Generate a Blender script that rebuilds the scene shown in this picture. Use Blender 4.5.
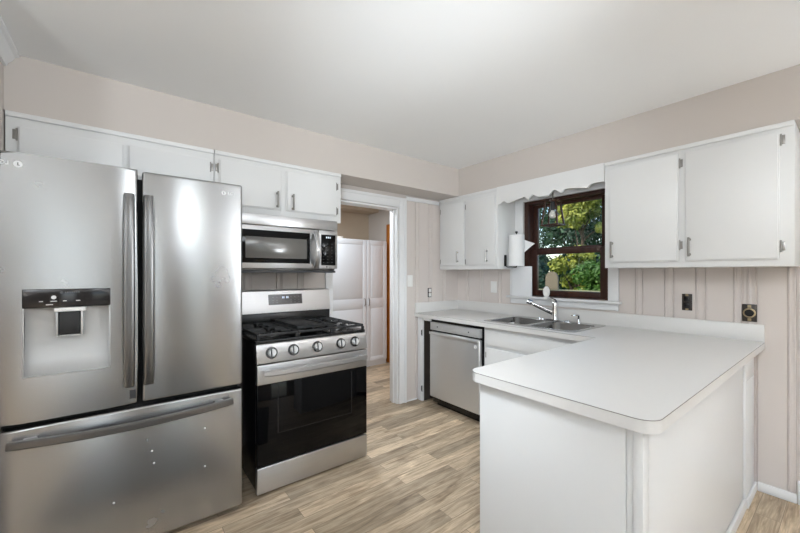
import bpy, bmesh, math, random
from mathutils import Vector, Matrix

# ------------------------------------------------------------------ scene, camera, light
scene = bpy.context.scene
col = scene.collection
for o in list(bpy.data.objects):
    bpy.data.objects.remove(o)
R = math.radians
scene.view_settings.view_transform = 'Standard'
scene.view_settings.look = 'None'
scene.view_settings.gamma = 1.0
scene.view_settings.use_curve_mapping = False
scene.view_settings.exposure = 0.10

cam_data = bpy.data.cameras.new('camera')
cam_data.lens = 16.0
cam_data.sensor_width = 36.0
cam_data.shift_y = 6.36 / 800
cam_data.clip_start = 0.05
cam = bpy.data.objects.new('camera', cam_data)
cam.location = (2.8227, -3.0306, 1.3106)
cam.rotation_euler = (R(90), 0, R(52.16))
col.objects.link(cam)
scene.camera = cam

world = bpy.data.worlds.new('sky')
scene.world = world
world.use_nodes = True
wn = world.node_tree.nodes
wl = world.node_tree.links
wn.clear()
sky = wn.new('ShaderNodeTexSky')
sky.sky_type = 'NISHITA'
sky.sun_disc = False
sky.sun_elevation = R(48)
sky.sun_rotation = R(200)
bg = wn.new('ShaderNodeBackground')
bg.inputs['Strength'].default_value = 0.3
wo = wn.new('ShaderNodeOutputWorld')
wl.new(sky.outputs[0], bg.inputs[0])
wl.new(bg.outputs[0], wo.inputs[0])


def lamp(name, kind, loc, rot, power, size=1.0, size_y=None, color=(1, 1, 1), shape=None):
    d = bpy.data.lights.new(name, kind)
    d.energy = power
    d.color = color
    if kind == 'AREA':
        d.size = size
        d.shape = shape or 'SQUARE'
        if size_y:
            d.shape = 'RECTANGLE'
            d.size_y = size_y
    o = bpy.data.objects.new(name, d)
    o.location = loc
    o.rotation_euler = rot
    col.objects.link(o)
    return o


def spot(name, loc, target, power, angle, blend=1.0, radius=.2):
    o = lamp(name, 'SPOT', loc, (0, 0, 0), power, color=LAMP)
    o.data.spot_size = R(angle)
    o.data.spot_blend = blend
    o.data.shadow_soft_size = radius
    o.rotation_euler = (Vector(target) - Vector(loc)).to_track_quat('-Z', 'Y').to_euler()
    return o


sun = lamp('sun', 'SUN', (0, 0, 20), (0, 0, 0), 5.0, color=(1, .93, .78))
sun.data.angle = R(1.0)
sun.rotation_euler = Vector((.45, .75, -.85)).to_track_quat('-Z', 'Y').to_euler()
# daylight entering through the openings of the room behind the camera
DAY = (0.85, 0.925, 1)
LAMP = (0.855, 0.93, 1)
lamp('window_daylight', 'AREA', (6.45, -1.85, 1.2), (0, R(90), 0), 2.5, 2.2, .80, DAY)
lamp('window_daylight', 'AREA', (6.45, -3.72, 1.2), (0, R(90), 0), 9, 2.2, .75, DAY)
lamp('window_daylight', 'AREA', (3.6, -5.70, 1.4), (R(90), 0, 0), 9, 1.5, 1.9, DAY)
# lights of the ceiling fixtures (kitchen, dining end, and the room beyond the doorway)
lamp('ceiling_lamp_light', 'AREA', (3.05, -2.35, 2.24), (0, 0, 0), 4, .34, color=LAMP, shape='DISK')
lamp('ceiling_lamp_light', 'AREA', (4.7, -3.2, 2.24), (0, 0, 0), 2, .34, color=LAMP, shape='DISK')
lamp('hall_ceiling_light', 'AREA', (-.80, -1.35, 2.30), (0, 0, 0), 25, .34, color=LAMP, shape='DISK')
# added fill uplights behind the camera, bounced off the ceiling, with torchiere bodies
lamp('fill_uplight', 'AREA', (3.90, -5.00, 1.40), (R(180), 0, 0), 120, .42, color=LAMP, shape='DISK')
lamp('fill_uplight', 'AREA', (5.30, -0.75, 1.40), (R(180), 0, 0), 112, .42, color=LAMP, shape='DISK')
# added fill spots behind the camera, without fixtures, aimed at far corner and ceiling
spot('fill_spot', (2.95, -3.12, 2.20), (0.25, -1.00, 0.10), 225, 50)
spot('fill_spot', (3.00, -3.40, 1.40), (0.15, -0.25, 2.34), 175, 56)
spot('fill_spot', (3.10, -2.60, 2.20), (0.30, -3.40, 2.10), 30, 60)
spot('fill_spot', (3.60, -1.00, 1.40), (0.60, -3.30, 2.36), 110, 58)
spot('fill_spot', (3.00, -2.75, 2.20), (1.90, 0.00, 1.00), 46, 58)

# ------------------------------------------------------------------ materials
def lin(c):
    return tuple((x / 255 / 12.92) if x / 255 <= .04045 else ((x / 255 + .055) / 1.055) ** 2.4 for x in c)


def principled(name):
    m = bpy.data.materials.new(name)
    m.use_nodes = True
    nt = m.node_tree
    return m, nt, nt.nodes['Principled BSDF']


def mat(name, rgb, rough=.5, metal=0.0, var=.04, scale=8.0, bump=0.0, bscale=60.0, spec=.5, stretch=None):
    """Plain procedural surface: base colour with slow noise variation and optional fine bump."""
    m, nt, p = principled(name)
    n = nt.nodes
    l = nt.links
    c = lin(rgb)
    tc = n.new('ShaderNodeTexCoord')
    mp = n.new('ShaderNodeMapping')
    l.new(tc.outputs['Object'], mp.inputs[0])
    if stretch:
        mp.inputs['Scale'].default_value = stretch
    nz = n.new('ShaderNodeTexNoise')
    nz.inputs['Scale'].default_value = scale
    nz.inputs['Detail'].default_value = 4
    l.new(mp.outputs[0], nz.inputs[0])
    mx = n.new('ShaderNodeMix')
    mx.data_type = 'RGBA'
    mx.inputs[6].default_value = tuple(min(1, x * (1 - var)) for x in c) + (1,)
    mx.inputs[7].default_value = tuple(min(1, x * (1 + var)) for x in c) + (1,)
    l.new(nz.outputs[0], mx.inputs[0])
    l.new(mx.outputs[2], p.inputs['Base Color'])
    p.inputs['Roughness'].default_value = rough
    p.inputs['Metallic'].default_value = metal
    p.inputs['Specular IOR Level'].default_value = spec
    if bump:
        nb = n.new('ShaderNodeTexNoise')
        nb.inputs['Scale'].default_value = bscale
        nb.inputs['Detail'].default_value = 3
        l.new(mp.outputs[0], nb.inputs[0])
        bp = n.new('ShaderNodeBump')
        bp.inputs['Strength'].default_value = bump
        bp.inputs['Distance'].default_value = .002
        l.new(nb.outputs[0], bp.inputs['Height'])
        l.new(bp.outputs[0], p.inputs['Normal'])
    return m


def steel(name, rgb, rough=.28, aniso=.75, streak=.10, dents=0.0, metal=1.0):
    """Brushed stainless: horizontal brushing, faint smudges in the gloss."""
    m, nt, p = principled(name)
    n = nt.nodes
    l = nt.links
    tc = n.new('ShaderNodeTexCoord')
    mp = n.new('ShaderNodeMapping')
    mp.inputs['Scale'].default_value = (2, 2, 60)
    l.new(tc.outputs['Object'], mp.inputs[0])
    nz = n.new('ShaderNodeTexNoise')
    nz.inputs['Scale'].default_value = 3
    nz.inputs['Detail'].default_value = 3
    l.new(mp.outputs[0], nz.inputs[0])
    c = lin(rgb)
    mx = n.new('ShaderNodeMix')
    mx.data_type = 'RGBA'
    mx.inputs[6].default_value = tuple(x * (1 - streak) for x in c) + (1,)
    mx.inputs[7].default_value = tuple(min(1, x * (1 + streak)) for x in c) + (1,)
    l.new(nz.outputs[0], mx.inputs[0])
    l.new(mx.outputs[2], p.inputs['Base Color'])
    p.inputs['Metallic'].default_value = metal
    sm = n.new('ShaderNodeTexNoise')
    sm.inputs['Scale'].default_value = 5
    sm.inputs['Detail'].default_value = 5
    l.new(tc.outputs['Object'], sm.inputs[0])
    mr = n.new('ShaderNodeMapRange')
    mr.inputs[1].default_value = .3
    mr.inputs[2].default_value = .75
    mr.inputs[3].default_value = rough * .98
    mr.inputs[4].default_value = rough * 1.02
    l.new(sm.outputs[0], mr.inputs[0])
    l.new(mr.outputs[0], p.inputs['Roughness'])
    p.inputs['Anisotropic'].default_value = aniso
    p.inputs['Anisotropic Rotation'].default_value = .25
    tg = n.new('ShaderNodeTangent')
    tg.direction_type = 'RADIAL'
    tg.axis = 'Z'
    l.new(tg.outputs[0], p.inputs['Tangent'])
    if dents:
        nb = n.new('ShaderNodeTexNoise')
        nb.inputs['Scale'].default_value = 3.0
        nb.inputs['Detail'].default_value = 1
        l.new(tc.outputs['Object'], nb.inputs[0])
        bp = n.new('ShaderNodeBump')
        bp.inputs['Strength'].default_value = dents
        bp.inputs['Distance'].default_value = .01
        l.new(nb.outputs[0], bp.inputs['Height'])
        l.new(bp.outputs[0], p.inputs['Normal'])
    return m


def floor_mat():
    m, nt, p = principled('vinyl_plank')
    n = nt.nodes
    l = nt.links
    tc = n.new('ShaderNodeTexCoord')
    mp = n.new('ShaderNodeMapping')
    mp.inputs['Rotation'].default_value = (0, 0, R(90))
    mp.inputs['Location'].default_value = (.31, .07, 0)
    l.new(tc.outputs['Object'], mp.inputs[0])

    def bricks(w, h, off, c1, c2):
        b = n.new('ShaderNodeTexBrick')
        b.offset = off
        b.offset_frequency = 2
        b.inputs['Scale'].default_value = 1
        b.inputs['Brick Width'].default_value = w
        b.inputs['Row Height'].default_value = h
        b.inputs['Mortar Size'].default_value = .0012
        b.inputs['Mortar Smooth'].default_value = .1
        b.inputs['Color1'].default_value = (c1,) * 3 + (1,)
        b.inputs['Color2'].default_value = (c2,) * 3 + (1,)
        b.inputs['Mortar'].default_value = (.5, .5, .5, 1)
        l.new(mp.outputs[0], b.inputs[0])
        return b
    b = bricks(.98, .098, .37, 0, 1)
    # offset each plank's grain
    sep = n.new('ShaderNodeVectorMath')
    sep.operation = 'MULTIPLY_ADD'
    l.new(b.outputs[0], sep.inputs[0])
    sep.inputs[1].default_value = (7.3, 3.1, 0)
    l.new(mp.outputs[0], sep.inputs[2])
    g1m = n.new('ShaderNodeMapping')
    g1m.inputs['Scale'].default_value = (1.6, 14, 1)
    l.new(sep.outputs[0], g1m.inputs[0])
    g1 = n.new('ShaderNodeTexNoise')
    g1.inputs['Scale'].default_value = 2.2
    g1.inputs['Detail'].default_value = 8
    g1.inputs['Roughness'].default_value = .62
    g1.inputs['Distortion'].default_value = .9
    l.new(g1m.outputs[0], g1.inputs[0])
    g2m = n.new('ShaderNodeMapping')
    g2m.inputs['Scale'].default_value = (4, 60, 1)
    l.new(sep.outputs[0], g2m.inputs[0])
    g2 = n.new('ShaderNodeTexNoise')
    g2.inputs['Scale'].default_value = 2.5
    g2.inputs['Detail'].default_value = 5
    l.new(g2m.outputs[0], g2.inputs[0])
    ramp = n.new('ShaderNodeValToRGB')
    e = ramp.color_ramp.elements
    e[0].position = .30
    e[0].color = lin((140, 118, 94)) + (1,)
    e[1].position = .72
    e[1].color = lin((220, 200, 172)) + (1,)
    k = e.new(.5)
    k.color = lin((190, 169, 142)) + (1,)
    l.new(g1.outputs[0], ramp.inputs[0])
    tone = n.new('ShaderNodeMix')
    tone.data_type = 'RGBA'
    tone.blend_type = 'MULTIPLY'
    tone.inputs[0].default_value = 1
    l.new(ramp.outputs[0], tone.inputs[6])
    tr = n.new('ShaderNodeMapRange')
    tr.inputs[3].default_value = .62
    tr.inputs[4].default_value = 1.34
    l.new(b.outputs[0], tr.inputs[0])
    l.new(tr.outputs[0], tone.inputs[7])
    fine = n.new('ShaderNodeMix')
    fine.data_type = 'RGBA'
    fine.blend_type = 'MULTIPLY'
    fine.inputs[0].default_value = 1
    fr = n.new('ShaderNodeMapRange')
    fr.inputs[1].default_value = .3
    fr.inputs[2].default_value = .7
    fr.inputs[3].default_value = .74
    fr.inputs[4].default_value = 1.12
    l.new(g2.outputs[0], fr.inputs[0])
    l.new(tone.outputs[2], fine.inputs[6])
    l.new(fr.outputs[0], fine.inputs[7])
    seam = n.new('ShaderNodeMix')
    seam.data_type = 'RGBA'
    l.new(b.outputs[1], seam.inputs[0])
    l.new(fine.outputs[2], seam.inputs[6])
    seam.inputs[7].default_value = lin((120, 104, 86)) + (1,)
    l.new(seam.outputs[2], p.inputs['Base Color'])
    p.inputs['Roughness'].default_value = .42
    bp = n.new('ShaderNodeBump')
    bp.inputs['Strength'].default_value = .15
    bp.inputs['Distance'].default_value = .001
    l.new(g2.outputs[0], bp.inputs['Height'])
    l.new(bp.outputs[0], p.inputs['Normal'])
    return m


def glass_mat(name, tint=(.96, .98, .97), refl=.06):
    m = bpy.data.materials.new(name)
    m.use_nodes = True
    n = m.node_tree.nodes
    l = m.node_tree.links
    n.clear()
    t = n.new('ShaderNodeBsdfTransparent')
    t.inputs[0].default_value = tint + (1,)
    g = n.new('ShaderNodeBsdfGlossy')
    g.inputs['Roughness'].default_value = .02
    fr = n.new('ShaderNodeFresnel')
    fr.inputs[0].default_value = 1.3
    mx = n.new('ShaderNodeMixShader')
    out = n.new('ShaderNodeOutputMaterial')
    l.new(fr.outputs[0], mx.inputs[0])
    l.new(t.outputs[0], mx.inputs[1])
    l.new(g.outputs[0], mx.inputs[2])
    l.new(mx.outputs[0], out.inputs[0])
    return m


def emit_mat(name, rgb, s):
    m, nt, p = principled(name)
    p.inputs['Base Color'].default_value = lin(rgb) + (1,)
    p.inputs['Emission Color'].default_value = lin(rgb) + (1,)
    p.inputs['Emission Strength'].default_value = s
    return m


def leaf_mat(name, dark, light):
    m, nt, p = principled(name)
    n = nt.nodes
    l = nt.links
    tc = n.new('ShaderNodeTexCoord')
    nz = n.new('ShaderNodeTexNoise')
    nz.inputs['Scale'].default_value = 2.2
    nz.inputs['Detail'].default_value = 6
    l.new(tc.outputs['Object'], nz.inputs[0])
    r = n.new('ShaderNodeValToRGB')
    r.color_ramp.elements[0].position = .35
    r.color_ramp.elements[0].color = lin(dark) + (1,)
    r.color_ramp.elements[1].position = .68
    r.color_ramp.elements[1].color = lin(light) + (1,)
    l.new(nz.outputs[0], r.inputs[0])
    l.new(r.outputs[0], p.inputs['Base Color'])
    p.inputs['Roughness'].default_value = .55
    tl = n.new('ShaderNodeBsdfTranslucent')
    l.new(r.outputs[0], tl.inputs[0])
    mx = n.new('ShaderNodeMixShader')
    mx.inputs[0].default_value = .35
    l.new(p.outputs[0], mx.inputs[1])
    l.new(tl.outputs[0], mx.inputs[2])
    l.new(mx.outputs[0], n['Material Output'].inputs[0])
    return m


def wood_mat(name, dark, light, rough=.4, axis=2):
    m, nt, p = principled(name)
    n = nt.nodes
    l = nt.links
    tc = n.new('ShaderNodeTexCoord')
    mp = n.new('ShaderNodeMapping')
    s = [18, 18, 18]
    s[axis] = 1.2
    mp.inputs['Scale'].default_value = s
    l.new(tc.outputs['Object'], mp.inputs[0])
    nz = n.new('ShaderNodeTexNoise')
    nz.inputs['Scale'].default_value = 2
    nz.inputs['Detail'].default_value = 6
    nz.inputs['Distortion'].default_value = .6
    l.new(mp.outputs[0], nz.inputs[0])
    r = n.new('ShaderNodeValToRGB')
    r.color_ramp.elements[0].position = .3
    r.color_ramp.elements[0].color = lin(dark) + (1,)
    r.color_ramp.elements[1].position = .7
    r.color_ramp.elements[1].color = lin(light) + (1,)
    l.new(nz.outputs[0], r.inputs[0])
    l.new(r.outputs[0], p.inputs['Base Color'])
    p.inputs['Roughness'].default_value = rough
    return m


M = {}
M['ceiling'] = mat('ceiling_paint', (246, 246, 245), .8, var=.015, scale=2, bump=.08, bscale=90)
M['beige'] = mat('beige_paint', (205, 197, 190), .75, var=.02, scale=2, bump=.06, bscale=120)
M['panel'] = mat('greige_panel_paint', (212, 203, 197), .5, var=.03, scale=3, stretch=(1, 1, .2))
M['taupe'] = mat('taupe_paint', (128, 121, 115), .75, var=.02, scale=2)  # dark tone chosen so the unseen far wall mirrors darkly in the fridge
M['rug'] = mat('charcoal_rug', (84, 82, 79), .95, var=.2, scale=90, bump=.4, bscale=300)
M['tan'] = mat('tan_paint', (196, 178, 156), .75, var=.02, scale=2)
M['trim'] = mat('white_trim_paint', (232, 232, 232), .42, var=.015, scale=5)
M['cab'] = mat('white_cabinet_paint', (228, 228, 227), .40, var=.015, scale=5, bump=.03, bscale=40)
M['cab_in'] = mat('raw_dark_board', (58, 50, 44), .8, var=.2, scale=10)  # dark tone also stands in for shade in the dishwasher gap
M['counter'] = mat('white_laminate', (217, 215, 212), .38, var=.02, scale=140)
M['seam'] = mat('laminate_seam', (120, 116, 112), .6)
M['floor'] = floor_mat()
M['steel'] = steel('brushed_stainless', (172, 172, 172), .27, .80, .0, 0)
M['steel_dark'] = steel('dark_stainless', (128, 127, 126), .3, .6, .05)
M['steel_soft'] = steel('stove_stainless', (204, 204, 205), .33, .5, .05)
M['dw_steel'] = steel('dishwasher_stainless', (214, 214, 213), .40, .6, .0, 0, .72)
M['handle'] = steel('handle_stainless', (118, 117, 116), .32, .3, .02)
M['sink'] = steel('sink_stainless', (186, 186, 185), .22, .2, .05)
M['bowl'] = steel('sink_bowl_shaded', (132, 132, 131), .2, .2, .03)  # sink steel in a darker tone, the bowls' shade put into the colour
M['silver'] = mat('silver_plastic', (188, 188, 187), .42, .3, .02)
M['chrome'] = mat('chrome', (225, 226, 228), .08, 1, .01)
M['pewter'] = mat('pewter', (150, 147, 143), .35, .85, .08, 60)
M['black'] = mat('black_enamel', (16, 16, 17), .25, 0, .1, 20)
M['iron'] = mat('cast_iron', (26, 26, 27), .55, 0, .2, 60, .3, 200)
M['blackglass'] = mat('black_glass', (5, 5, 6), .05, 0, .05, spec=.22)
M['mwglass'] = mat('screened_glass', (112, 110, 107), .16, .25, .05, 30)
M['display'] = mat('display_glass', (46, 44, 44), .12, .3, .05)
M['darkgrey'] = mat('dark_grey_panel', (60, 60, 62), .5, .1, .05)
M['gasket'] = mat('black_rubber', (12, 12, 12), .7)
M['mark'] = mat('pale_print', (236, 236, 236), .5)
M['greymark'] = mat('grey_print', (95, 95, 96), .5)
M['digits'] = emit_mat('lit_digits', (205, 220, 235), .5)
M['plate'] = mat('white_plastic', (240, 239, 236), .35, 0, .01)
M['brown'] = wood_mat('brown_window_frame', (52, 30, 24), (70, 42, 32), .35)
M['brownh'] = wood_mat('brown_window_rail', (52, 30, 24), (70, 42, 32), .35, 0)
M['glass'] = glass_mat('window_glass')
M['bulb'] = mat('frosted_bulb', (224, 224, 218), .25)
M['paper'] = mat('white_paper', (242, 242, 242), .85, 0, .01, 40, .1, 90)
M['board'] = mat('white_board', (236, 237, 239), .5, 0, .01)
M['blackmetal'] = mat('black_metal', (22, 22, 22), .45, .4, .1)
M['outletdark'] = mat('brown_black_device', (42, 34, 28), .45, 0, .2, 60)
M['brass'] = mat('worn_brass', (170, 152, 120), .4, .7, .15, 60)
M['pantry'] = mat('white_thermofoil', (226, 228, 231), .4, 0, .01)
M['oak'] = wood_mat('orange_oak', (168, 92, 24), (206, 128, 46), .4)
M['card'] = mat('pale_card', (222, 214, 204), .8)
M['lawn'] = mat('lawn', (104, 128, 56), .9, 0, .3, 30)
M['ledge'] = mat('sandy_stone', (172, 164, 116), .8, 0, .12, 14)
M['stone'] = mat('taupe_stone', (122, 112, 98), .8, 0, .08, 14)
M['bark'] = mat('bark', (74, 60, 48), .9, 0, .3, 14)
M['leaf_a'] = leaf_mat('dark_blue_green_leaf', (30, 56, 46), (62, 98, 66))
M['leaf_b'] = leaf_mat('yellow_green_leaf', (70, 96, 36), (186, 184, 78))
M['leaf_c'] = leaf_mat('mid_green_leaf', (46, 84, 38), (104, 142, 58))
M['lampglass'] = emit_mat('lit_lamp_glass', (255, 248, 235), 2.0)


# ------------------------------------------------------------------ mesh helper
class MB:
    def __init__(s):
        s.b = bmesh.new()
        s.smooth = False

    def box(s, x0, x1, y0, y1, z0, z1, bev=0.0, seg=2):
        x0, x1 = min(x0, x1), max(x0, x1)
        y0, y1 = min(y0, y1), max(y0, y1)
        z0, z1 = min(z0, z1), max(z0, z1)
        r = bmesh.ops.create_cube(s.b, size=1.0)
        vs = r['verts']
        for v in vs:
            v.co = Vector(((x0 + x1) / 2 + v.co.x * (x1 - x0), (y0 + y1) / 2 + v.co.y * (y1 - y0),
                           (z0 + z1) / 2 + v.co.z * (z1 - z0)))
        if bev:
            bev = min(bev, .49 * min(x1 - x0, y1 - y0, z1 - z0))
            es = list({e for v in vs for e in v.link_edges})
            bmesh.ops.bevel(s.b, geom=es, offset=bev, segments=seg, affect='EDGES', profile=.5)
        return s

    def cyl(s, p0, p1, r0, r1=None, n=20, cap=True):
        r1 = r0 if r1 is None else r1
        p0, p1 = Vector(p0), Vector(p1)
        d = p1 - p0
        q = d.to_track_quat('Z', 'Y').to_matrix().to_4x4()
        r = bmesh.ops.create_cone(s.b, cap_ends=cap, segments=n, radius1=r0, radius2=r1, depth=d.length)
        bmesh.ops.transform(s.b, matrix=Matrix.Translation((p0 + p1) / 2) @ q, verts=r['verts'])
        return s

    def tube(s, pts, r, n=10, closed=False):
        """Round tube through the points; r is a number or a list of radii."""
        pts = [Vector(p) for p in pts]
        k = len(pts)
        rs = r if isinstance(r, (list, tuple)) else [r] * k
        rings = []
        up = None
        for i, p in enumerate(pts):
            a = pts[i - 1] if i > 0 else (pts[-1] if closed else p)
            c = pts[i + 1] if i < k - 1 else (pts[0] if closed else p)
            t = (c - a).normalized()
            if up is None:
                up = Vector((0, 0, 1)) if abs(t.z) < .9 else Vector((1, 0, 0))
            u = (up - t * up.dot(t)).normalized()
            up = u
            w = t.cross(u)
            rings.append([s.b.verts.new(p + (u * math.cos(2 * math.pi * j / n) + w * math.sin(2 * math.pi * j / n)) * rs[i])
                          for j in range(n)])
        for i in range(k if closed else k - 1):
            A, B = rings[i], rings[(i + 1) % k]
            for j in range(n):
                s.b.faces.new((A[j], A[(j + 1) % n], B[(j + 1) % n], B[j]))
        if not closed:
            s.b.faces.new(rings[0][::-1])
            s.b.faces.new(rings[-1])
        return s

    def sweep(s, pts, prof, up=(0, 0, 1)):
        """Sweep a closed 2-D profile (side, up) along points."""
        pts = [Vector(p) for p in pts]
        up = Vector(up)
        rings = []
        for i, p in enumerate(pts):
            a = pts[max(0, i - 1)]
            c = pts[min(len(pts) - 1, i + 1)]
            t = (c - a).normalized()
            side = t.cross(up).normalized()
            u = side.cross(t)
            rings.append([s.b.verts.new(p + side * q[0] + u * q[1]) for q in prof])
        n = len(prof)
        for A, B in zip(rings, rings[1:]):
            for j in range(n):
                s.b.faces.new((A[j], A[(j + 1) % n], B[(j + 1) % n], B[j]))
        s.b.faces.new(rings[0][::-1])
        s.b.faces.new(rings[-1])
        return s

    def lathe(s, c, prof, n=24, axis='Z'):
        """Surface of revolution, prof = [(radius, height)...]."""
        c = Vector(c)
        rings = []
        for r, h in prof:
            ring = []
            for j in range(n):
                a = 2 * math.pi * j / n
                x, y = max(r, 1e-4) * math.cos(a), max(r, 1e-4) * math.sin(a)
                v = {'Z': (x, y, h), 'X': (h, x, y), 'Y': (y, h, x)}[axis]
                ring.append(s.b.verts.new(c + Vector(v)))
            rings.append(ring)
        for A, B in zip(rings, rings[1:]):
            for j in range(n):
                s.b.faces.new((A[j], A[(j + 1) % n], B[(j + 1) % n], B[j]))
        s.b.faces.new(rings[0][::-1])
        s.b.faces.new(rings[-1])
        return s

    def prism(s, poly, axis, a, b):
        """Extrude a polygon given in the two other axes from a to b along axis."""
        def P(u, v, w):
            return {'X': (w, u, v), 'Y': (u, w, v), 'Z': (u, v, w)}[axis]
        A = [s.b.verts.new(P(u, v, a)) for u, v in poly]
        B = [s.b.verts.new(P(u, v, b)) for u, v in poly]
        n = len(poly)
        s.b.faces.new(A[::-1])
        s.b.faces.new(B)
        for j in range(n):
            s.b.faces.new((A[j], A[(j + 1) % n], B[(j + 1) % n], B[j]))
        return s

    def quad(s, *ps):
        s.b.faces.new([s.b.verts.new(p) for p in ps])
        return s

    def build(s, name, material, parent=None, loc=None, angle=35, fix=True):
        if fix:
            bmesh.ops.recalc_face_normals(s.b, faces=s.b.faces)
        me = bpy.data.meshes.new(name)
        base = Vector((0, 0, 0))
        p = parent
        while p:
            base += p.location
            p = p.parent
        if loc is not None:
            base = Vector(loc)
        bmesh.ops.translate(s.b, verts=s.b.verts, vec=-base)
        s.b.to_mesh(me)
        s.b.free()
        me.materials.append(material)
        if angle:
            for f in me.polygons:
                f.use_smooth = True
            me.set_sharp_from_angle(angle=R(angle))
        o = bpy.data.objects.new(name, me)
        col.objects.link(o)
        if parent:
            o.parent = parent
        elif loc is not None:
            o.location = loc
        return o


def thing(name, label, cat, loc, group=None):
    o = bpy.data.objects.new(name, None)
    o.empty_display_size = .05
    o.location = loc
    col.objects.link(o)
    o['label'] = label
    o['category'] = cat
    if group:
        o['group'] = group
    return o


def tag(o, label, cat, group=None):
    o['label'] = label
    o['category'] = cat
    if group:
        o['group'] = group
    return o


def struct(o):
    o['kind'] = 'structure'
    return o


def sempty(name, loc):
    o = bpy.data.objects.new(name, None)
    o.empty_display_size = .05
    o.location = loc
    col.objects.link(o)
    o['kind'] = 'structure'
    return o


def rrect(u0, u1, v0, v1, r, n=5):
    pts = []
    for cx, cy, a0 in ((u1 - r, v1 - r, 0), (u0 + r, v1 - r, 90), (u0 + r, v0 + r, 180), (u1 - r, v0 + r, 270)):
        for i in range(n + 1):
            a = R(a0 + 90 * i / n)
            pts.append((cx + r * math.cos(a), cy + r * math.sin(a)))
    return pts


def letters(text, size, origin, face, depth, material, parent, name, mirror=False):
    """Raised lettering facing +X ('X') or -Y ('Y'); origin is the centre of the text."""
    cu = bpy.data.curves.new(name, 'FONT')
    cu.body = text
    cu.size = size
    cu.extrude = depth
    cu.align_x = 'CENTER'
    cu.align_y = 'CENTER'
    t = bpy.data.objects.new(name, cu)
    col.objects.link(t)
    dg = bpy.context.evaluated_depsgraph_get()
    me = bpy.data.meshes.new_from_object(t.evaluated_get(dg))
    bpy.data.objects.remove(t)
    base = Vector((0, 0, 0))
    p = parent
    while p:
        base += p.location
        p = p.parent
    for v in me.vertices:
        x, y, z = v.co
        if mirror:
            x = -x
        w = (z, x, y) if face == 'X' else (x, -z, y)
        v.co = Vector(origin) + Vector(w) - base
    if mirror:
        me.flip_normals()
    me.materials.clear()
    me.materials.append(material)
    o = bpy.data.objects.new(name, me)
    col.objects.link(o)
    o.parent = parent
    return o


# ------------------------------------------------------------------ room shell
H = 2.385        # ceiling
SB = 2.103       # soffit underside
SF = .283        # soffit face / cabinet face depth
XE, YS = 6.2, -5.5
YL = -3.492      # return wall beside the fridge

struct(MB().box(-2.1, XE + .2, YS - .2, .25, -.12, 0).build('floor', M['floor'], angle=0))
struct(MB().box(-2.1, XE + .2, YS - .2, .25, H, H + .12).build('ceiling', M['ceiling'], angle=0))

# wall behind the stove, with the doorway
DY0, DY1, DZ = -1.600, -.860, 1.965
w = MB()
w.box(-.12, 0, YL - .12, DY0, 0, H)
w.box(-.12, 0, DY1, .14, 0, H)
w.box(-.12, 0, DY0, DY1, DZ, H)
struct(w.build('wall_left', M['beige'], angle=0))
# wall with the window
WX0, WX1, WZ0, WZ1 = .86, 1.615, 1.075, 1.985
w = MB()
w.box(0, WX0, 0, .14, 0, H)
w.box(WX1, XE, 0, .14, 0, H)
w.box(WX0, WX1, 0, .14, 0, WZ0)
w.box(WX0, WX1, 0, .14, WZ1, H)
struct(w.build('wall_back', M['beige'], angle=0))
struct(MB().box(-.12, 1.0, YL - .12, YL, 0, H).box(.88, 1.0, YS, YL - .12, 0, H).build('wall_near', M['beige'], angle=0))
w = MB()   # wall behind the camera, with one tall opening
w.box(1.0, 2.85, YS - .14, YS, 0, H).box(4.35, XE, YS - .14, YS, 0, H).box(2.85, 4.35, YS - .14, YS, 0, .45).box(2.85, 4.35, YS - .14, YS, 2.35, H)
struct(w.build('wall_front', M['beige'], angle=0))
w = MB()   # far right wall with two openings
for y0, y1 in ((YS, -4.10), (-3.35, -2.25), (-1.45, .14)):
    w.box(XE, XE + .14, y0, y1, 0, H)
for y0, y1 in ((-4.10, -3.35), (-2.25, -1.45)):
    w.box(XE, XE + .14, y0, y1, 0, .06)
    w.box(XE, XE + .14, y0, y1, 2.32, H)
struct(w.build('wall_right', M['taupe'], angle=0))

# soffit above both runs of wall cabinets
s = MB()
s.box(.0005, SF, YL + .001, -.0005, SB, H - .0005)
s.box(SF - .002, XE - .001, -SF, -.0005, SB, H - .0005)
struct(s.build('wall_soffit', M['beige'], angle=0))


# grooved panelling sheets
def profile(length, battens, t=.007, g=.0062):
    """Depth profile along a sheet: flat boards with narrow raised, grooved battens."""
    pts = [(0, t)]
    for c, wd in battens:
        a, b = c - wd / 2, c + wd / 2
        pts += [(a - .007, t), (a - .005, t - g), (a, t - g), (a + .002, t + .003), (a + .008, t + .003), (a + .010, t + .0005),
                (b - .010, t + .0005), (b - .008, t + .003), (b - .002, t + .003), (b, t - g), (b + .006, t - g), (b + .008, t)]
    pts.append((length, t))
    return pts


def panel_x(w, x0, x1, z0, z1, bats):
    pr = [(x0 + a, -d) for a, d in profile(x1 - x0, [(c - x0, wd) for c, wd in bats if x0 + .03 < c < x1 - .03])]
    w.prism([(x0, -.0005)] + pr + [(x1, -.0005)], 'Z', z0, z1)


def panel_y(w, y0, y1, z0, z1, bats):
    pr = [(d, y0 + a) for a, d in profile(y1 - y0, [(c - y0, wd) for c, wd in bats if y0 + .03 < c < y1 - .03])]
    w.prism([(.0005, y0)] + pr + [(.0005, y1)], 'Z', z0, z1)


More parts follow.
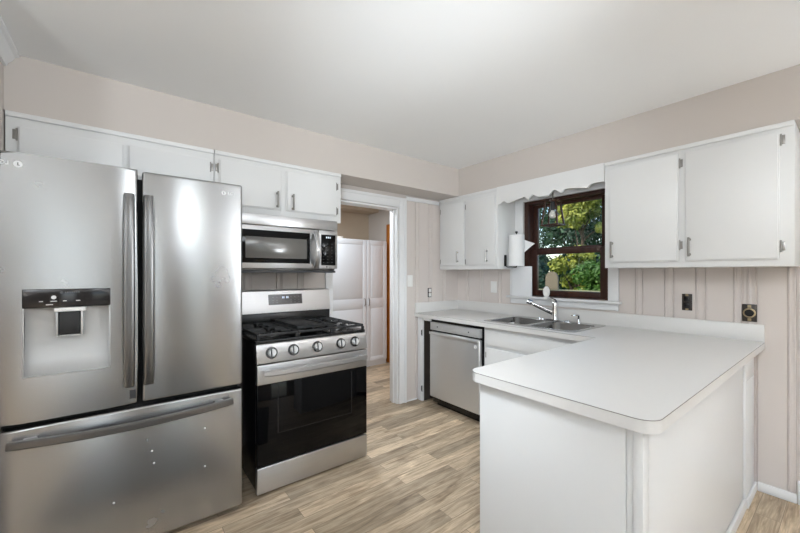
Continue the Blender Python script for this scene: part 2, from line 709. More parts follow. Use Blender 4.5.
BX = [(.155, .03), (.355, .03), (.59, .03), (1.828, .042), (2.012, .046), (2.186, .046), (2.366, .034), (2.428, .034), (2.594, .03)]
w = MB()
panel_x(w, .007, .712, .002, 1.98, BX)
panel_x(w, 1.692, 2.9, .002, 1.36, BX)
panel_x(w, .712, 1.692, .002, 1.015, BX)
BY = [(-2.294, .046), (-2.06, .040), (-1.886, .043), (-.62, .04), (-.43, .04), (-.22, .03)]
panel_y(w, -.770, -.007, .002, 2.045, BY)
panel_y(w, -2.6, -1.672, .002, 1.7, BY)
struct(w.build('trim_1', M['panel'], angle=20))
struct(MB().box(.0075, .022, -.770, -.31, 2.046, 2.085, .003).build('trim_2', M['trim']))       # rail over the panelling

# doorway casing
c = MB()
c.box(.0005, .022, DY1, -.772, 0, 2.062, .004)
c.box(.022, .030, -.80, -.774, 0, 2.062, .003)
c.box(.0005, .022, -1.66, DY0, 0, 2.062, .004)
c.box(.0005, .022, DY0, DY1, DZ, 2.062, .004)
c.box(.022, .030, -1.66, -.80, 2.032, 2.060, .003)
c.box(-.12, .0, DY1 - .018, DY1 - .0005, 0, DZ - .001, .002)          # jamb linings
c.box(-.12, .0, DY0 + .0005, DY0 + .018, 0, DZ - .001, .002)
c.box(-.12, .0, DY0 + .018, DY1 - .018, DZ - .019, DZ - .001, .002)
c.box(-.075, -.045, DY1 - .030, DY1 - .018, 0, DZ - .02, .002)
struct(c.build('trim_3', M['trim']))
# crown moulding on the return wall, shoe moulding and base strips
cr = [(YL + .0005, H - .07), (YL + .012, H - .07), (YL + .016, H - .055), (YL + .03, H - .04), (YL + .04, H - .02), (YL + .055, H - .012), (YL + .055, H - .0005), (YL + .0005, H - .0005)]
struct(MB().prism(cr, 'X', SF + .002, .99).build('trim_4', M['trim']))
struct(MB().box(2.452, 2.612, -.022, -.0075, 0, .055, .004).build('trim_5', M['trim']))
struct(MB().box(2.614, XE - .002, -.026, -.0075, 0, .135, .005).build('baseboard_back', M['trim']))
struct(MB().box(.008, .020, -.770, -.625, 0, .012, .003).build('baseboard_left', M['trim']))

# ------------------------------------------------------------------ window
win = sempty('window_1', ((WX0 + WX1) / 2, .05, WZ0))
f = MB()
f.box(WX0 + .001, .903, .005, .13, WZ0 + .001, WZ1 - .001, .003)
f.box(1.582, WX1 - .001, .005, .13, WZ0 + .001, WZ1 - .001, .003)
f.box(.903, 1.582, .005, .13, WZ1 - .030, WZ1 - .001, .003)
f.box(.903, 1.582, .005, .13, WZ0 + .001, WZ0 + .020, .003)
f.build('frame', M['brown'], win)
u = MB()   # upper sash, outer track
u.box(.905, .955, .082, .112, 1.500, 1.953, .003).box(1.528, 1.580, .082, .112, 1.500, 1.953, .003)
u.box(.955, 1.528, .082, .112, 1.925, 1.953, .003).box(.955, 1.528, .082, .112, 1.500, 1.545, .003)
us = u.build('upper_sash', M['brown'], win)
MB().box(.955, 1.528, .096, .099, 1.545, 1.925).build('pane', M['glass'], us, angle=0)
u = MB()   # lower sash, inner track
u.box(.905, .968, .045, .078, 1.097, 1.525, .003).box(1.530, 1.580, .045, .078, 1.097, 1.525, .003)
u.box(.968, 1.530, .045, .078, 1.480, 1.525, .003).box(.968, 1.530, .045, .078, 1.097, 1.150, .003)
ls = u.build('lower_sash', M['brown'], win)
MB().box(.968, 1.530, .060, .063, 1.150, 1.480).build('pane', M['glass'], ls, angle=0)
MB().box(.715, WX0, -.020, -.0005, 1.091, SB - .002, .003).box(.727, .742, -.026, -.020, 1.091, SB - .004, .002).build('casing', M['trim'], win)
MB().box(WX1, 1.690, -.020, -.0005, 1.091, SB - .002, .003).build('casing', M['trim'], win)
MB().box(WX0, WX1, -.020, -.0005, WZ1, SB - .002, .003).build('head_casing', M['trim'], win)
MB().box(.695, 1.712, -.058, -.0005, 1.070, 1.090, .004).box(WX0, WX1, -.0005, .045, 1.076, 1.090).build('sill', M['trim'], win)
MB().box(.722, 1.690, -.022, -.0075, 1.016, 1.069, .004).build('apron', M['trim'], win)


# ------------------------------------------------------------------ cabinets
def mapper(face):
    # (along, distance from wall, z) -> box in world axes
    if face == 'X':
        return lambda m, a0, a1, d0, d1, z0, z1, bev=0: m.box(d0, d1, a0, a1, z0, z1, bev)
    return lambda m, a0, a1, d0, d1, z0, z1, bev=0: m.box(a0, a1, -d1, -d0, z0, z1, bev)


def pt(face, a, d, z):
    return (d, a, z) if face == 'X' else (a, -d, z)


def bar_pull(face, a, d, z, parent, length=.115):
    h = MB()
    h.tube([pt(face, a, d + .021, z - length / 2), pt(face, a, d + .021, z + length / 2)], .0062, 10)
    for q in (-1, 1):
        h.cyl(pt(face, a, d, z + q * (length / 2 - .012)), pt(face, a, d + .021, z + q * (length / 2 - .012)), .0048, n=10)
    h.cyl(pt(face, a, d, z - length / 2 + .012), pt(face, a, d + .003, z - length / 2 + .012), .009, n=12)
    h.cyl(pt(face, a, d, z + length / 2 - .012), pt(face, a, d + .003, z + length / 2 - .012), .009, n=12)
    return h.build('handle', M['pewter'], parent)


def hinge(face, a, d, z, side, parent, m='pewter'):
    h = MB()
    g = mapper(face)
    g(h, a, a + side * .016, d, d + .0025, z - .024, z + .024, .001)
    h.cyl(pt(face, a, d + .004, z - .026), pt(face, a, d + .004, z + .026), .0042, n=10)
    for q in (-1, 1):
        h.lathe(pt(face, a, d + .004, z + q * .028), [(0, -.004), (.0045, -.002), (.0045, .002), (0, .004)], 10)
    return h.build('hinge', M[m], parent)


def slab_door(face, a0, a1, d, z0, z1, parent, t=.020):
    m = MB()
    g = mapper(face)
    g(m, a0, a1, d, d + t * .55, z0, z1, .003)
    g(m, a0 + .006, a1 - .006, d + t * .55, d + t, z0 + .006, z1 - .006, .004)
    return m.build('door', M['cab'], parent)


def wall_cabinet(face, a0, a1, z0, z1, doors, label, hm='pewter', crown=True, depth=SF - .002, group='white wall cabinets'):
    """doors: (a0, a1, z0, z1, hinge side -1/+1, handle along, handle z, hinge heights)"""
    if face == 'Y':
        depth = .292
    root = thing('wall_cabinet', label, 'cabinet', pt(face, (a0 + a1) / 2, depth / 2, z0), group)
    m = MB()
    g = mapper(face)
    g(m, a0, a1, .009, depth, z0, z1, .002)
    m.build('body', M['cab'], root)
    if crown:
        m = MB()
        g(m, a0, a1, depth + .0005, depth + .012, z1 - .026, z1, .004)
        m.build('top_moulding', M['cab'], root)
    for (p0, p1, q0, q1, hs, ha, hz, hh) in doors:
        dr = slab_door(face, p0, p1, depth + .001, q0, q1, root)
        if ha is not None:
            bar_pull(face, ha, depth + .021, hz, dr)
        for z in hh:
            hinge(face, (p1 + .004) if hs > 0 else (p0 - .004), depth + .001, z, hs, dr, hm)
    return root


wall_cabinet('X', -3.486, -2.574, 1.84, 2.101, [
    (-3.442, -3.030, 1.86, 2.034, -1, None, 0, (1.992,)),
    (-3.012, -2.597, 1.86, 2.034, 1, None, 0, (1.988,))],
    'low white two-door wall cabinet directly above the fridge', 'pewter')
wall_cabinet('X', -2.570, -1.658, 1.708, 2.101, [
    (-2.545, -2.140, 1.757, 2.046, -1, -2.172, 1.828, (1.990,)),
    (-2.104, -1.702, 1.757, 2.046, 1, -2.060, 1.822, (1.995, 1.800))],
    'white two-door wall cabinet mounted over the microwave')
wall_cabinet('Y', .010, .777, 1.346, 2.101, [
    (.036, .374, 1.384, 2.034, -1, .295, 1.475, (1.974, 1.430)),
    (.396, .756, 1.384, 2.034, -1, .666, 1.472, (1.976, 1.422))],
    'narrow white two-door wall cabinet in the corner left of the window')
wall_cabinet('Y', 1.705, 2.623, 1.346, 2.101, [
    (1.738, 2.138, 1.382, 2.054, 1, 1.760, 1.472, (1.992, 1.483)),
    (2.170, 2.570, 1.382, 2.054, 1, 2.194, 1.468, (2.012, 1.452))],
    'large white two-door wall cabinet right of the window')

# scalloped valance between the two window-side cabinets
vp = [(.778, SB - .002), (.778, 1.938), (.812, 1.938), (.846, 1.962), (.858, 1.960), (.892, 1.936), (.905, 1.935), (1.052, 1.964), (1.066, 1.962), (1.092, 1.940),
      (1.104, 1.938), (1.138, 1.968), (1.150, 1.966), (1.196, 1.940), (1.285, 1.938), (1.324, 1.976), (1.340, 1.975), (1.385, 1.942), (1.399, 1.941), (1.412, 1.962), (1.428, 1.967),
      (1.470, 1.964), (1.590, 1.942), (1.602, 1.958), (1.620, 1.967), (1.660, 1.969), (1.704, 1.968), (1.704, SB - .002)]
tag(MB().prism(vp, 'Y', -.311, -.293).build('valance', M['cab'], loc=(1.25, -.302, 1.94), angle=20),
    'white wooden valance with a scalloped lower edge above the sink window', 'valance')

# ------------------------------------------------------------------ refrigerator
FX = .757
fr = thing('refrigerator', 'stainless steel french-door refrigerator with water dispenser left of the stove', 'refrigerator', (.36, -2.972, 0))
b = MB()
b.box(.06, .682, -3.428, -2.522, .035, 1.765, .006)
b.build('cabinet_body', M['darkgrey'], fr)
b = MB()
b.box(.672, .700, -3.42, -2.53, .668, .712)
b.box(.672, .700, -2.985, -2.957, .712, 1.76)
b.build('door_gasket', M['gasket'], fr)


def fr_door(y0, y1, z0, z1, name, zt=None):
    m = MB()
    p = [(.700, y0), (.700, y1), (FX - .018, y1), (FX - .007, y1 - .004), (FX - .001, y1 - .014), (FX, y1 - .03),
         (FX, y0 + .03), (FX - .001, y0 + .014), (FX - .007, y0 + .004), (FX - .018, y0)]
    m.prism(p, 'Z', z0, z1)
    return m


# left door with a real recess for the dispenser: built from slabs around it
dy0, dy1, dz0, dz1 = -3.355, -3.078, .884, 1.243
m = MB()
yl0, yl1, zl0, zl1 = -3.425, -2.979, .702, 1.795


def rect_with_hole(m, x0, x1, y0, y1, z0, z1, h):
    Y = [y0, h[0], h[1], y1]
    Z = [z0, h[2], h[3], z1]
    V = {}
    for k, x in ((0, x0), (1, x1)):
        for i, y in enumerate(Y):
            for j, z in enumerate(Z):
                V[k, i, j] = m.b.verts.new((x, y, z))
    for i in range(3):
        for j in range(3):
            if (i, j) == (1, 1):
                continue
            m.b.faces.new([V[1, i, j], V[1, i + 1, j], V[1, i + 1, j + 1], V[1, i, j + 1]])
            m.b.faces.new([V[0, i, j], V[0, i, j + 1], V[0, i + 1, j + 1], V[0, i + 1, j]])
    for i in range(3):
        for j in (0, 3):
            m.b.faces.new([V[0, i, j], V[0, i + 1, j], V[1, i + 1, j], V[1, i, j]])
            m.b.faces.new([V[0, j, i], V[0, j, i + 1], V[1, j, i + 1], V[1, j, i]])
    for a, c in (((1, 1), (2, 1)), ((2, 1), (2, 2)), ((2, 2), (1, 2)), ((1, 2), (1, 1))):
        m.b.faces.new([V[0, a[0], a[1]], V[0, c[0], c[1]], V[1, c[0], c[1]], V[1, a[0], a[1]]])
    ed = []
    for e in m.b.edges:
        c0, c1 = e.verts[0].co, e.verts[1].co
        if abs(c0.x - x1) < 1e-6 and abs(c1.x - x1) < 1e-6:
            if (abs(c0.y - c1.y) < 1e-6 and c0.y in (y0, y1)) or (abs(c0.z - c1.z) < 1e-6 and c0.z in (z0, z1)):
                ed.append(e)
    return ed


from_y = [yl0, yl1]
rect_with_hole(m, .700, FX, yl0, yl1, zl0, zl1, (dy0, dy1, dz0, dz1))
eds = []
for e in m.b.edges:
    c0, c1 = e.verts[0].co, e.verts[1].co
    on = lambda q: abs(c0[q[0]] - q[1]) < 1e-5 and abs(c1[q[0]] - q[1]) < 1e-5
    if on((0, FX)) and (on((1, yl0)) or on((1, yl1)) or on((2, zl0)) or on((2, zl1))):
        eds.append(e)
bmesh.ops.bevel(m.b, geom=eds, offset=.012, segments=4, affect='EDGES', profile=.5)
dl = m.build('left_door', M['steel'], fr)
m = MB().box(.700, FX, -2.963, -2.517, .702, 1.790, .012, 4)
dr_ = m.build('right_door', M['steel'], fr)
m = MB().box(.700, FX, -3.425, -2.517, .040, .681, .012, 4)
dw_ = m.build('freezer_drawer', M['steel'], fr)
MB().box(.56, .72, -3.415, -3.33, 1.7655, 1.790, .005).build('hinge_cover', M['darkgrey'], fr)
MB().box(.56, .72, -2.615, -2.53, 1.7655, 1.790, .005).build('hinge_cover', M['darkgrey'], fr)
for y in (-3.36, -2.585):
    for x in (.64, .12):
        MB().cyl((x, y, 0), (x, y, .036), .022, n=14).build('foot', M['gasket'], fr)


for y, z in ((-2.7, 0.51), (-2.7, 0.314), (-2.924, 0.461), (-2.916, 0.401), (-3.066, 0.269)):
    MB().lathe((FX, y, z), [(0, 0), (.0045, 0), (.003, .0008), (0, .001)], 10, 'X').build('dent', M['mark'], dw_)


# door handles: flat bowed bars with a broad front face
def bowed(pts, w, t):
    return MB().sweep(pts, [(-w / 2, -t / 2), (-w / 2 + .004, t / 2 - .003), (-w / 2 + .010, t / 2), (w / 2 - .010, t / 2), (w / 2 - .004, t / 2 - .003), (w / 2, -t / 2)], up=(1, 0, 0))


def vhandle(y, z0, z1, parent, hi=.046):
    pts = []
    n = 20
    for i in range(n + 1):
        k = i / n
        bow = hi * (1 - (2 * k - 1) ** 4 * .55)
        pts.append((FX + bow, y, z0 + (z1 - z0) * k))
    h = bowed(pts, .042, .022)
    h.box(FX + .0005, FX + .03, y - .012, y + .012, z0 + .03, z0 + .07, .003)
    h.box(FX + .0005, FX + .03, y - .012, y + .012, z1 - .07, z1 - .03, .003)
    return h.build('handle', M['handle'], parent)


vhandle(-3.011, .790, 1.672, dl)
vhandle(-2.938, .790, 1.672, dr_)
pts = []
for i in range(25):
    k = i / 24
    pts.append((FX + .062 - .034 * (2 * k - 1) ** 2, -3.392 + .818 * k,   .630 - .010 * (1 - (2 * k - 1) ** 2)))
h = MB().sweep(pts, [(-.016, -.010), (-.016, .006), (-.011, .011), (.011, .011), (.016, .006), (.016, -.010)], up=(1, 0, 0))
for y in (-3.33, -2.635):
    h.box(FX + .0005, FX + .036, y - .02, y + .02, .616, .642, .003)
h.build('handle', M['handle'], dw_)

# dispenser
dp = MB().box(FX - .004, FX + .0025, dy0 + .001, dy1 - .001, 1.166, dz1 - .001, .002).build('dispenser_panel', M['display'], fr)
r = MB()    # concave recess
prof = [(FX + .002, 1.165), (FX - .034, 1.163), (FX - .046, 1.12), (FX - .046, 1.02), (FX - .038, .95), (FX - .012, .893), (FX + .002, .886)]
back = [(.702, .886), (.702, 1.165)]
r.prism([(y, z) for y, z in []] or [(dy0 + .001, .885), (dy1 - .001, .885), (dy1 - .001, 1.1655), (dy0 + .001, 1.1655)], 'X', .701, FX - .0475)
A = [r.b.verts.new((x, dy0 + .001, z)) for x, z in prof]
Bv = [r.b.verts.new((x, dy1 - .001, z)) for x, z in prof]
for i in range(len(prof) - 1):
    r.b.faces.new((A[i], A[i + 1], Bv[i + 1], Bv[i]))
rec = r.build('dispenser_recess', M['silver'], fr, angle=50)
MB().box(FX - .002, FX + .003, dy0 + .001, dy0 + .006, .885, 1.166, .001).box(FX - .002, FX + .003, dy1 - .006, dy1 - .001, .885, 1.166, .001).box(FX - .002, FX + .003, dy0 + .006, dy1 - .006, .885, .891, .001).build('dispenser_rim', M['silver'], fr)
MB().box(FX - .044, FX - .003, -3.262, -3.162, 1.146, 1.164, .003).build('dispenser_nozzle', M['plate'], fr)
MB().box(FX - .0455, FX - .018, -3.250, -3.180, 1.046, 1.145, .006).build('dispenser_lever', M['iron'], fr)
MB().box(FX - .0455, FX - .012, -3.258, -3.251, 1.040, 1.146, .002).box(FX - .0455, FX - .012, -3.179, -3.170, 1.040, 1.146, .002).box(FX - .0455, FX - .012, -3.251, -3.179, 1.038, 1.045, .002).build('lever_frame', M['silver'], fr)
mk = MB().lathe((FX + .0025, -3.262, 1.208), [(0, 0), (.008, 0), (.008, .0006), (0, .0006)], 20, 'X')
for y, z, wd in ((-3.300, 1.192, .012), (-3.262, 1.192, .020), (-3.228, 1.192, .012), (-3.186, 1.192, .014), (-3.275, 1.178, .022)):
    mk.box(FX + .0024, FX + .0030, y - wd / 2, y + wd / 2, z - .0015, z + .0015)
mk.build('panel_marks', M['mark'], dp)
mk = MB().lathe((FX + .0025, -3.238, 1.228), [(0, 0), (.005, 0), (.005, .0006), (0, .0006)], 16, 'X')
for i in range(7):
    mk.box(FX + .0024, FX + .0030, -3.228 + i * .007, -3.2235 + i * .007, 1.2255, 1.2305)
mk.build('panel_marks', M['greymark'], dp)
# badge discs and letters
def badge(y, z, r, parent, mirror):
    o = MB().lathe((FX, y, z), [(0, 0), (r, 0), (r, .0008), (0, .0008)], 24, 'X').build('logo_disc', M['mark'], parent)
    letters('LG', .022, (FX + .0008, y + (-.038 if mirror else .034), z), 'X', .0004, M['mark'], parent, 'logo_letters', mirror)
    g = MB().box(FX + .0008, FX + .0012, y - .0015, y + .0015, z - r * .45, z + r * .5).box(FX + .0008, FX + .0012, y - .0015, y + r * .4, z - r * .45, z - r * .25)
    g.build('logo_detail', M['greymark'], parent)
badge(-3.366, 1.747, .013, dl, True)
badge(-2.612, 1.735, .011, dr_, False)
MB().box(FX, FX + .0015, -3.010, -2.986, .728, .768, .0005).build('sticker', M['darkgrey'], dl)

# ------------------------------------------------------------------ gas range
RX, RY0, RY1 = .688, -2.421, -1.669
st = thing('gas_range', 'stainless and black gas range with five knobs between fridge and doorway', 'stove', (.35, -2.045, 0))
MB().box(.03, .652, RY0 + .002, RY1 - .002, .03, .886, .003).build('body', M['black'], st)
for y in (RY0 + .06, RY1 - .06):
    for x in (.59, .09):
        MB().cyl((x, y, 0), (x, y, .031), .018, n=12).build('foot', M['gasket'], st)
MB().box(.653, RX, RY0, RY1, .016, .168, .006, 3).build('storage_drawer', M['steel_soft'], st)
od = MB().box(.653, RX, RY0, RY1, .652, .770, .006, 3).build('oven_door', M['steel_soft'], st)
MB().box(.653, RX - .002, RY0, RY1, .176, .6515, .004).build('door_glass', M['blackglass'], od)
fw = MB()   # inner window outline behind the glass
for a in ((-2.300, -2.296, .35, .632), (-1.795, -1.791, .35, .632)):
    fw.box(RX - .0019, RX - .0014, a[0], a[1], a[2], a[3])
fw.box(RX - .0019, RX - .0014, -2.300, -1.791, .348, .351)
fw.build('window_outline', M['display'], od)
hp = []
for i in range(21):
    k = i / 20
    hp.append((RX + .062 - .022 * (2 * k - 1) ** 4, RY0 + .030 + (RY1 - RY0 - .06) * k, .727))
h = MB().sweep(hp, [(-.015, -.010), (-.017, .002), (-.011, .011), (.011, .011), (.017, .002), (.015, -.010)], up=(1, 0, 0))
for y in (RY0 + .06, RY1 - .06):
    h.box(RX + .0005, RX + .040, y - .014, y + .014, .716, .738, .004)
h.build('handle', M['steel_soft'], od)
# sloped control panel
p = [(.653, .777), (RX, .777), (RX + .002, .782), (RX - .020, .884), (RX - .026, .889), (.640, .889), (.640, .85)]
MB().prism([(x, z) for x, z in p], 'Y', RY0, RY1).build('control_panel', M['steel_soft'], st)
tilt_n = Vector((.104, 0, .022)).normalized()
for y in (-2.335, -2.201, -2.042, -1.872, -1.764):
    c0 = Vector((RX - .0095, y, .834))
    k = MB().cyl(c0, c0 + tilt_n * .006, .0350, .0350, 28)
    kb = k.build('knob', M['black'], st)
    k = MB().cyl(c0 + tilt_n * .0062, c0 + tilt_n * .026, .0235, .0205, 28)
    ct = k.build('knob_cap', M['silver'], kb)
    up = Vector((-.022, 0, .104)).normalized()
    g = MB()
    q = c0 + tilt_n * .026
    g.sweep([q - up * .022, q + up * .022], [(-.0055, 0), (-.0055, .009), (.0055, .009), (.0055, 0)], up=tilt_n)
    g.build('knob_grip', M['silver'], kb)
    g = MB()
    g.sweep([q - up * .023, q + up * .023], [(-.0120, -.0004), (-.0120, .0012), (-.0057, .0012), (-.0057, -.0004)], up=tilt_n)
    g.build('knob_slot', M['black'], kb)
# cooktop
MB().box(.12, .664, RY0, RY1, .8895, .908, .004).build('cooktop', M['black'], st)
for (x, y, rr) in ((.26, -2.28, .040), (.51, -2.28, .048), (.38, -2.045, .050), (.26, -1.81, .036), (.51, -1.81, .052)):
    bb = MB().lathe((x, y, .9085), [(0, 0), (rr, 0), (rr, .010), (rr * .9, .014), (0, .014)], 24).build('burner', M['steel_dark'], st)
    MB().lathe((x, y, .9230), [(0, 0), (rr * .82, 0), (rr * .85, .004), (rr * .75, .008), (0, .009)], 24).build('burner_cap', M['iron'], bb)


def grate(y0, y1):
    g = MB()
    zt, t = .947, .007
    x0, x1 = .145, .655
    for y in (y0, y1):
        g.box(x0, x1, y - t, y + t, zt - .016, zt, .003)
    for x in (x0, (x0 + x1) / 2, x1):
        g.box(x - t, x + t, y0, y1, zt - .016, zt, .003)
    ym = (y0 + y1) / 2
    for xc in (.26, .51):
        for q in (-1, 1):
            g.box(xc - .006, xc + .006, ym + q * .03, ym + q * (y1 - y0) / 2, zt - .012, zt + .002, .002)
            g.box(xc + q * .03, xc + q * .115, ym - .006, ym + .006, zt - .012, zt + .002, .002)
        for q in (-.062, .062):
            g.box(xc + q - .005, xc + q + .005, y0, ym - .045, zt - .010, zt + .001, .002)
            g.box(xc + q - .005, xc + q + .005, ym + .045, y1, zt - .010, zt + .001, .002)
    for x in (x0, x1):
        for y in (y0, y1):
            g.box(x - .008, x + .008, y - .008, y + .008, .9085, zt - .014, .002)
    return g.build('grate', M['iron'], st)


grate(-2.405, -2.172)
grate(-2.160, -1.930)
grate(-1.918, -1.685)
gp = MB().box(.175, .615, -2.150, -1.940, .9495, .960, .004)
gp.box(.175, .190, -2.150, -1.940, .960, .968, .003).box(.600, .615, -2.150, -1.940, .960, .968, .003).box(.19, .6, -2.150, -2.142, .960, .967, .002).box(.19, .6, -1.948, -1.940, .960, .967, .002)
gp.build('griddle', M['iron'], st)
# backguard
MB().box(.03, .118, RY0 + .004, RY1 - .004, .8895, 1.010, .003).build('riser', M['black'], st)
p = [(.03, 1.0105), (.122, 1.0105), (.122, 1.018), (.098, 1.172), (.090, 1.180), (.03, 1.180)]
bg_ = MB().prism(p, 'Y', RY0 + .002, RY1 - .002).build('backguard', M['steel_soft'], st)
nrm = Vector((.154, 0, .024)).normalized()
upv = Vector((-.024, 0, .154)).normalized()
o0 = Vector((.110, -2.040, 1.095))
def on_guard(m, y, v, w, hh, d0, d1):
    c = Vector((.110, y, 1.095)) + upv * v
    m.sweep([c - upv * hh / 2 + nrm * d0, c + upv * hh / 2 + nrm * d0], [(-w / 2, 0), (-w / 2, d1 - d0), (w / 2, d1 - d0), (w / 2, 0)], up=nrm)
m = MB()
on_guard(m, -2.042, .012, .262, .078, .0005, .003)
dsp = m.build('display', M['display'], bg_)
m = MB()
for i in (0, 1, 3, 4):
    on_guard(m, -2.066 + i * .0105, .027, .007, .016, .003, .0034)
m.build('clock_digits', M['digits'], dsp)
for y in (-2.140, -2.110, -2.000, -1.970, -1.938):
    for v in (.030, .006, -.012):
        m = MB()
        on_guard(m, y, v, .012, .003, .003, .0034)
        m.build('touch_key', M['greymark'], dsp)

# ------------------------------------------------------------------ microwave
mw = thing('microwave', 'stainless over-the-range microwave hung under the wall cabinet above the stove', 'microwave', (.2, -2.13, 1.314))
MX = .40
MB().box(.01, .372, -2.512, -1.760, 1.327, 1.702, .003).build('body', M['steel_dark'], mw)
MB().box(.3725, MX, -2.512, -1.749, 1.629, 1.701, .004).build('vent_strip', M['steel_soft'], mw)
md = MB().box(.3725, MX, -2.512, -1.905, 1.341, 1.625, .005).build('door', M['steel_soft'], mw)
MB().box(MX + .0002, MX + .003, -2.486, -1.972, 1.377, 1.595, .002).build('door_frame', M['blackglass'], md)
MB().box(MX + .0030, MX + .0042, -2.412, -1.996, 1.409, 1.549, .001).build('window', M['mwglass'], md)
hpts = []
for i in range(17):
    k = i / 16
    hpts.append((MX + .008 + .046 * math.sin(math.pi * k) ** .7, -1.930, 1.351 + .255 * k))
MB().sweep(hpts, [(-.016, -.008), (-.016, .003), (-.009, .009), (.009, .009), (.016, .003), (.016, -.008)], up=(1, 0, 0)).build('handle', M['steel_soft'], md)
cp = MB().box(.3725, MX, -1.902, -1.749, 1.341, 1.625, .004).build('control_panel', M['steel_soft'], mw)
kp = MB().box(MX + .0002, MX + .003, -1.884, -1.768, 1.367, 1.593, .002).build('keypad', M['blackglass'], cp)
m = MB()
for i in range(3):
    m.box(MX + .003, MX + .0035, -1.845 + i * .014, -1.837 + i * .014, 1.567, 1.579)
m.build('clock_digits', M['digits'], kp)
for i in range(3):
    for j in range(7):
        MB().box(MX + .003, MX + .0035, -1.870 + i * .034, -1.861 + i * .034, 1.386 + j * .023, 1.389 + j * .023).build('key', M['greymark'], kp)
m = MB().lathe((MX, -1.838, 1.355), [(0, 0), (.007, 0), (.007, .0008), (0, .0008)], 16, 'X')
m.build('logo_disc', M['greymark'], cp)
letters('LG', .014, (MX + .0004, -1.818, 1.355), 'X', .0004, M['greymark'], cp, 'logo_letters')
MB().box(.05, MX - .004, -2.505, -1.764, 1.311, 1.3265, .002).build('vent_grille', M['darkgrey'], mw)

# ------------------------------------------------------------------ base cabinets and dishwasher
CT, CB = .898, .858
PX0, PX1, PY = 1.806, 2.483, -1.880
ep = thing('end_panel', 'narrow white cabinet stile with hinges left of the dishwasher gap', 'cabinet panel', (.07, -.3, 0))
MB().box(.024, .082, -.622, -.602, .0, CB - .001, .002).build('stile', M['cab'], ep)
MB().box(.082, .094, -.622, -.598, .0, CB - .001, .002).box(.0825, .215, -.622, -.604, .828, CB - .001, .002).build('rail', M['cab'], ep)
for z in (.13, .70):
    hinge('Y', .094, .6225, z, -1, ep, 'blackmetal')
MB().box(.024, .090, -.597, -.03, .0, CB - .002).build('gap_shade_board', M['cab_in'], ep)  # dark board added so the gap beside the dishwasher looks shaded

dwash = thing('dishwasher', 'stainless dishwasher under the counter between corner and sink cabinet', 'dishwasher', (.54, -.33, 0))
MB().box(.228, .846, -.598, -.06, .035, .850, .003).build('tub', M['black'], dwash)
MB().box(.250, .850, -.560, -.545, 0, .100).build('toe_kick', M['black'], dwash)
m = MB().box(.222, .847, -.640, -.599, .095, .735, .012, 3)
dd = m.build('door', M['dw_steel'], dwash)
cpd = MB().box(.224, .845, -.634, -.599, .750, .826, .004).build('control_strip', M['silver'], dwash)
MB().box(.224, .845, -.650, -.6405, .708, .734, .005, 3).build('pocket_handle', M['dw_steel'], dd)
for x in (.328, .720):
    MB().lathe((x, -.6345, .787), [(0, -.001), (.007, -.001), (.007, .001), (0, .001)], 14, 'Y').build('button', M['darkgrey'], cpd)
MB().lathe((.803, -.6405, .672), [(0, -.0008), (.016, -.0008), (.016, 0), (0, 0)], 24, 'Y').build('logo_disc', M['mark'], dd)
g = MB().box(.8015, .8045, -.6420, -.6413, .664, .681).box(.8015, .811, -.6420, -.6413, .664, .667)
g.build('logo_detail', M['greymark'], dd)

sk = thing('sink_base_cabinet', 'white base cabinet below the double sink right of the dishwasher', 'cabinet', (1.34, -.3, 0))
MB().box(.868, 1.815, -.600, -.03, .095, CB - .190, .002).box(.868, 1.815, -.600, -.582, CB - .189, CB - .001, .002).box(.868, .884, -.581, -.03, CB - .189, CB - .001).box(1.799, 1.815, -.581, -.03, CB - .189, CB - .001).build('body', M['cab'], sk)
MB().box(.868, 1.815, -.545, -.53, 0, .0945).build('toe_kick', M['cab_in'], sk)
MB().box(.900, 1.800, -.6195, -.6005, .705, .822, .004).build('false_drawer_front', M['cab'], sk)
d1 = MB().box(.900, 1.345, -.6195, -.6005, .125, .680, .004).build('door', M['cab'], sk)
hinge('Y', .896, .6005, .615, -1, d1)
hinge('Y', .896, .6005, .195, -1, d1)
bar_pull('Y', 1.31, .6195, .60, d1)
d2 = MB().box(1.358, 1.800, -.6195, -.6005, .125, .680, .004).build('door', M['cab'], sk)
bar_pull('Y', 1.395, .6195, .60, d2)

pn = thing('peninsula_cabinet', 'white peninsula base with plain panelled end and back under the counter', 'cabinet', (2.13, -.95, 0))
MB().box(1.838, 2.410, -1.820, -.66, .0, CB - .001, .002).box(1.838, 2.410, -.66, -.03, .0, CB - .001, .002).build('body', M['cab'], pn)
MB().box(1.834, 2.392, -1.832, -1.8205, .0, CB - .002, .002).build('end_panel', M['cab'], pn)
MB().box(2.393, 2.413, -1.830, -1.8205, .0, CB - .002, .002).box(2.414, 2.440, -1.838, -1.790, .0, CB - .002, .002).build('corner_trim', M['cab'], pn)
MB().box(2.4105, 2.430, -1.789, -.30, .0, CB - .002, .002).build('back_panel', M['cab'], pn)
MB().box(2.4105, 2.440, -.294, -.035, .0, .70, .002).box(2.4105, 2.440, -.294, -.035, .702, CB - .002, .002).build('back_stile', M['cab'], pn)
MB().box(2.4305, 2.446, -1.789, -.30, .0, .055, .004).box(2.4405, 2.452, -.299, -.0235, .0, .055, .004).build('base_strip', M['cab'], pn)

# ------------------------------------------------------------------ worktop
def arc(cx, cy, r, a0, a1, n=8):
    return [(cx + r * math.cos(R(a0 + (a1 - a0) * i / n)), cy + r * math.sin(R(a0 + (a1 - a0) * i / n))) for i in range(n + 1)]


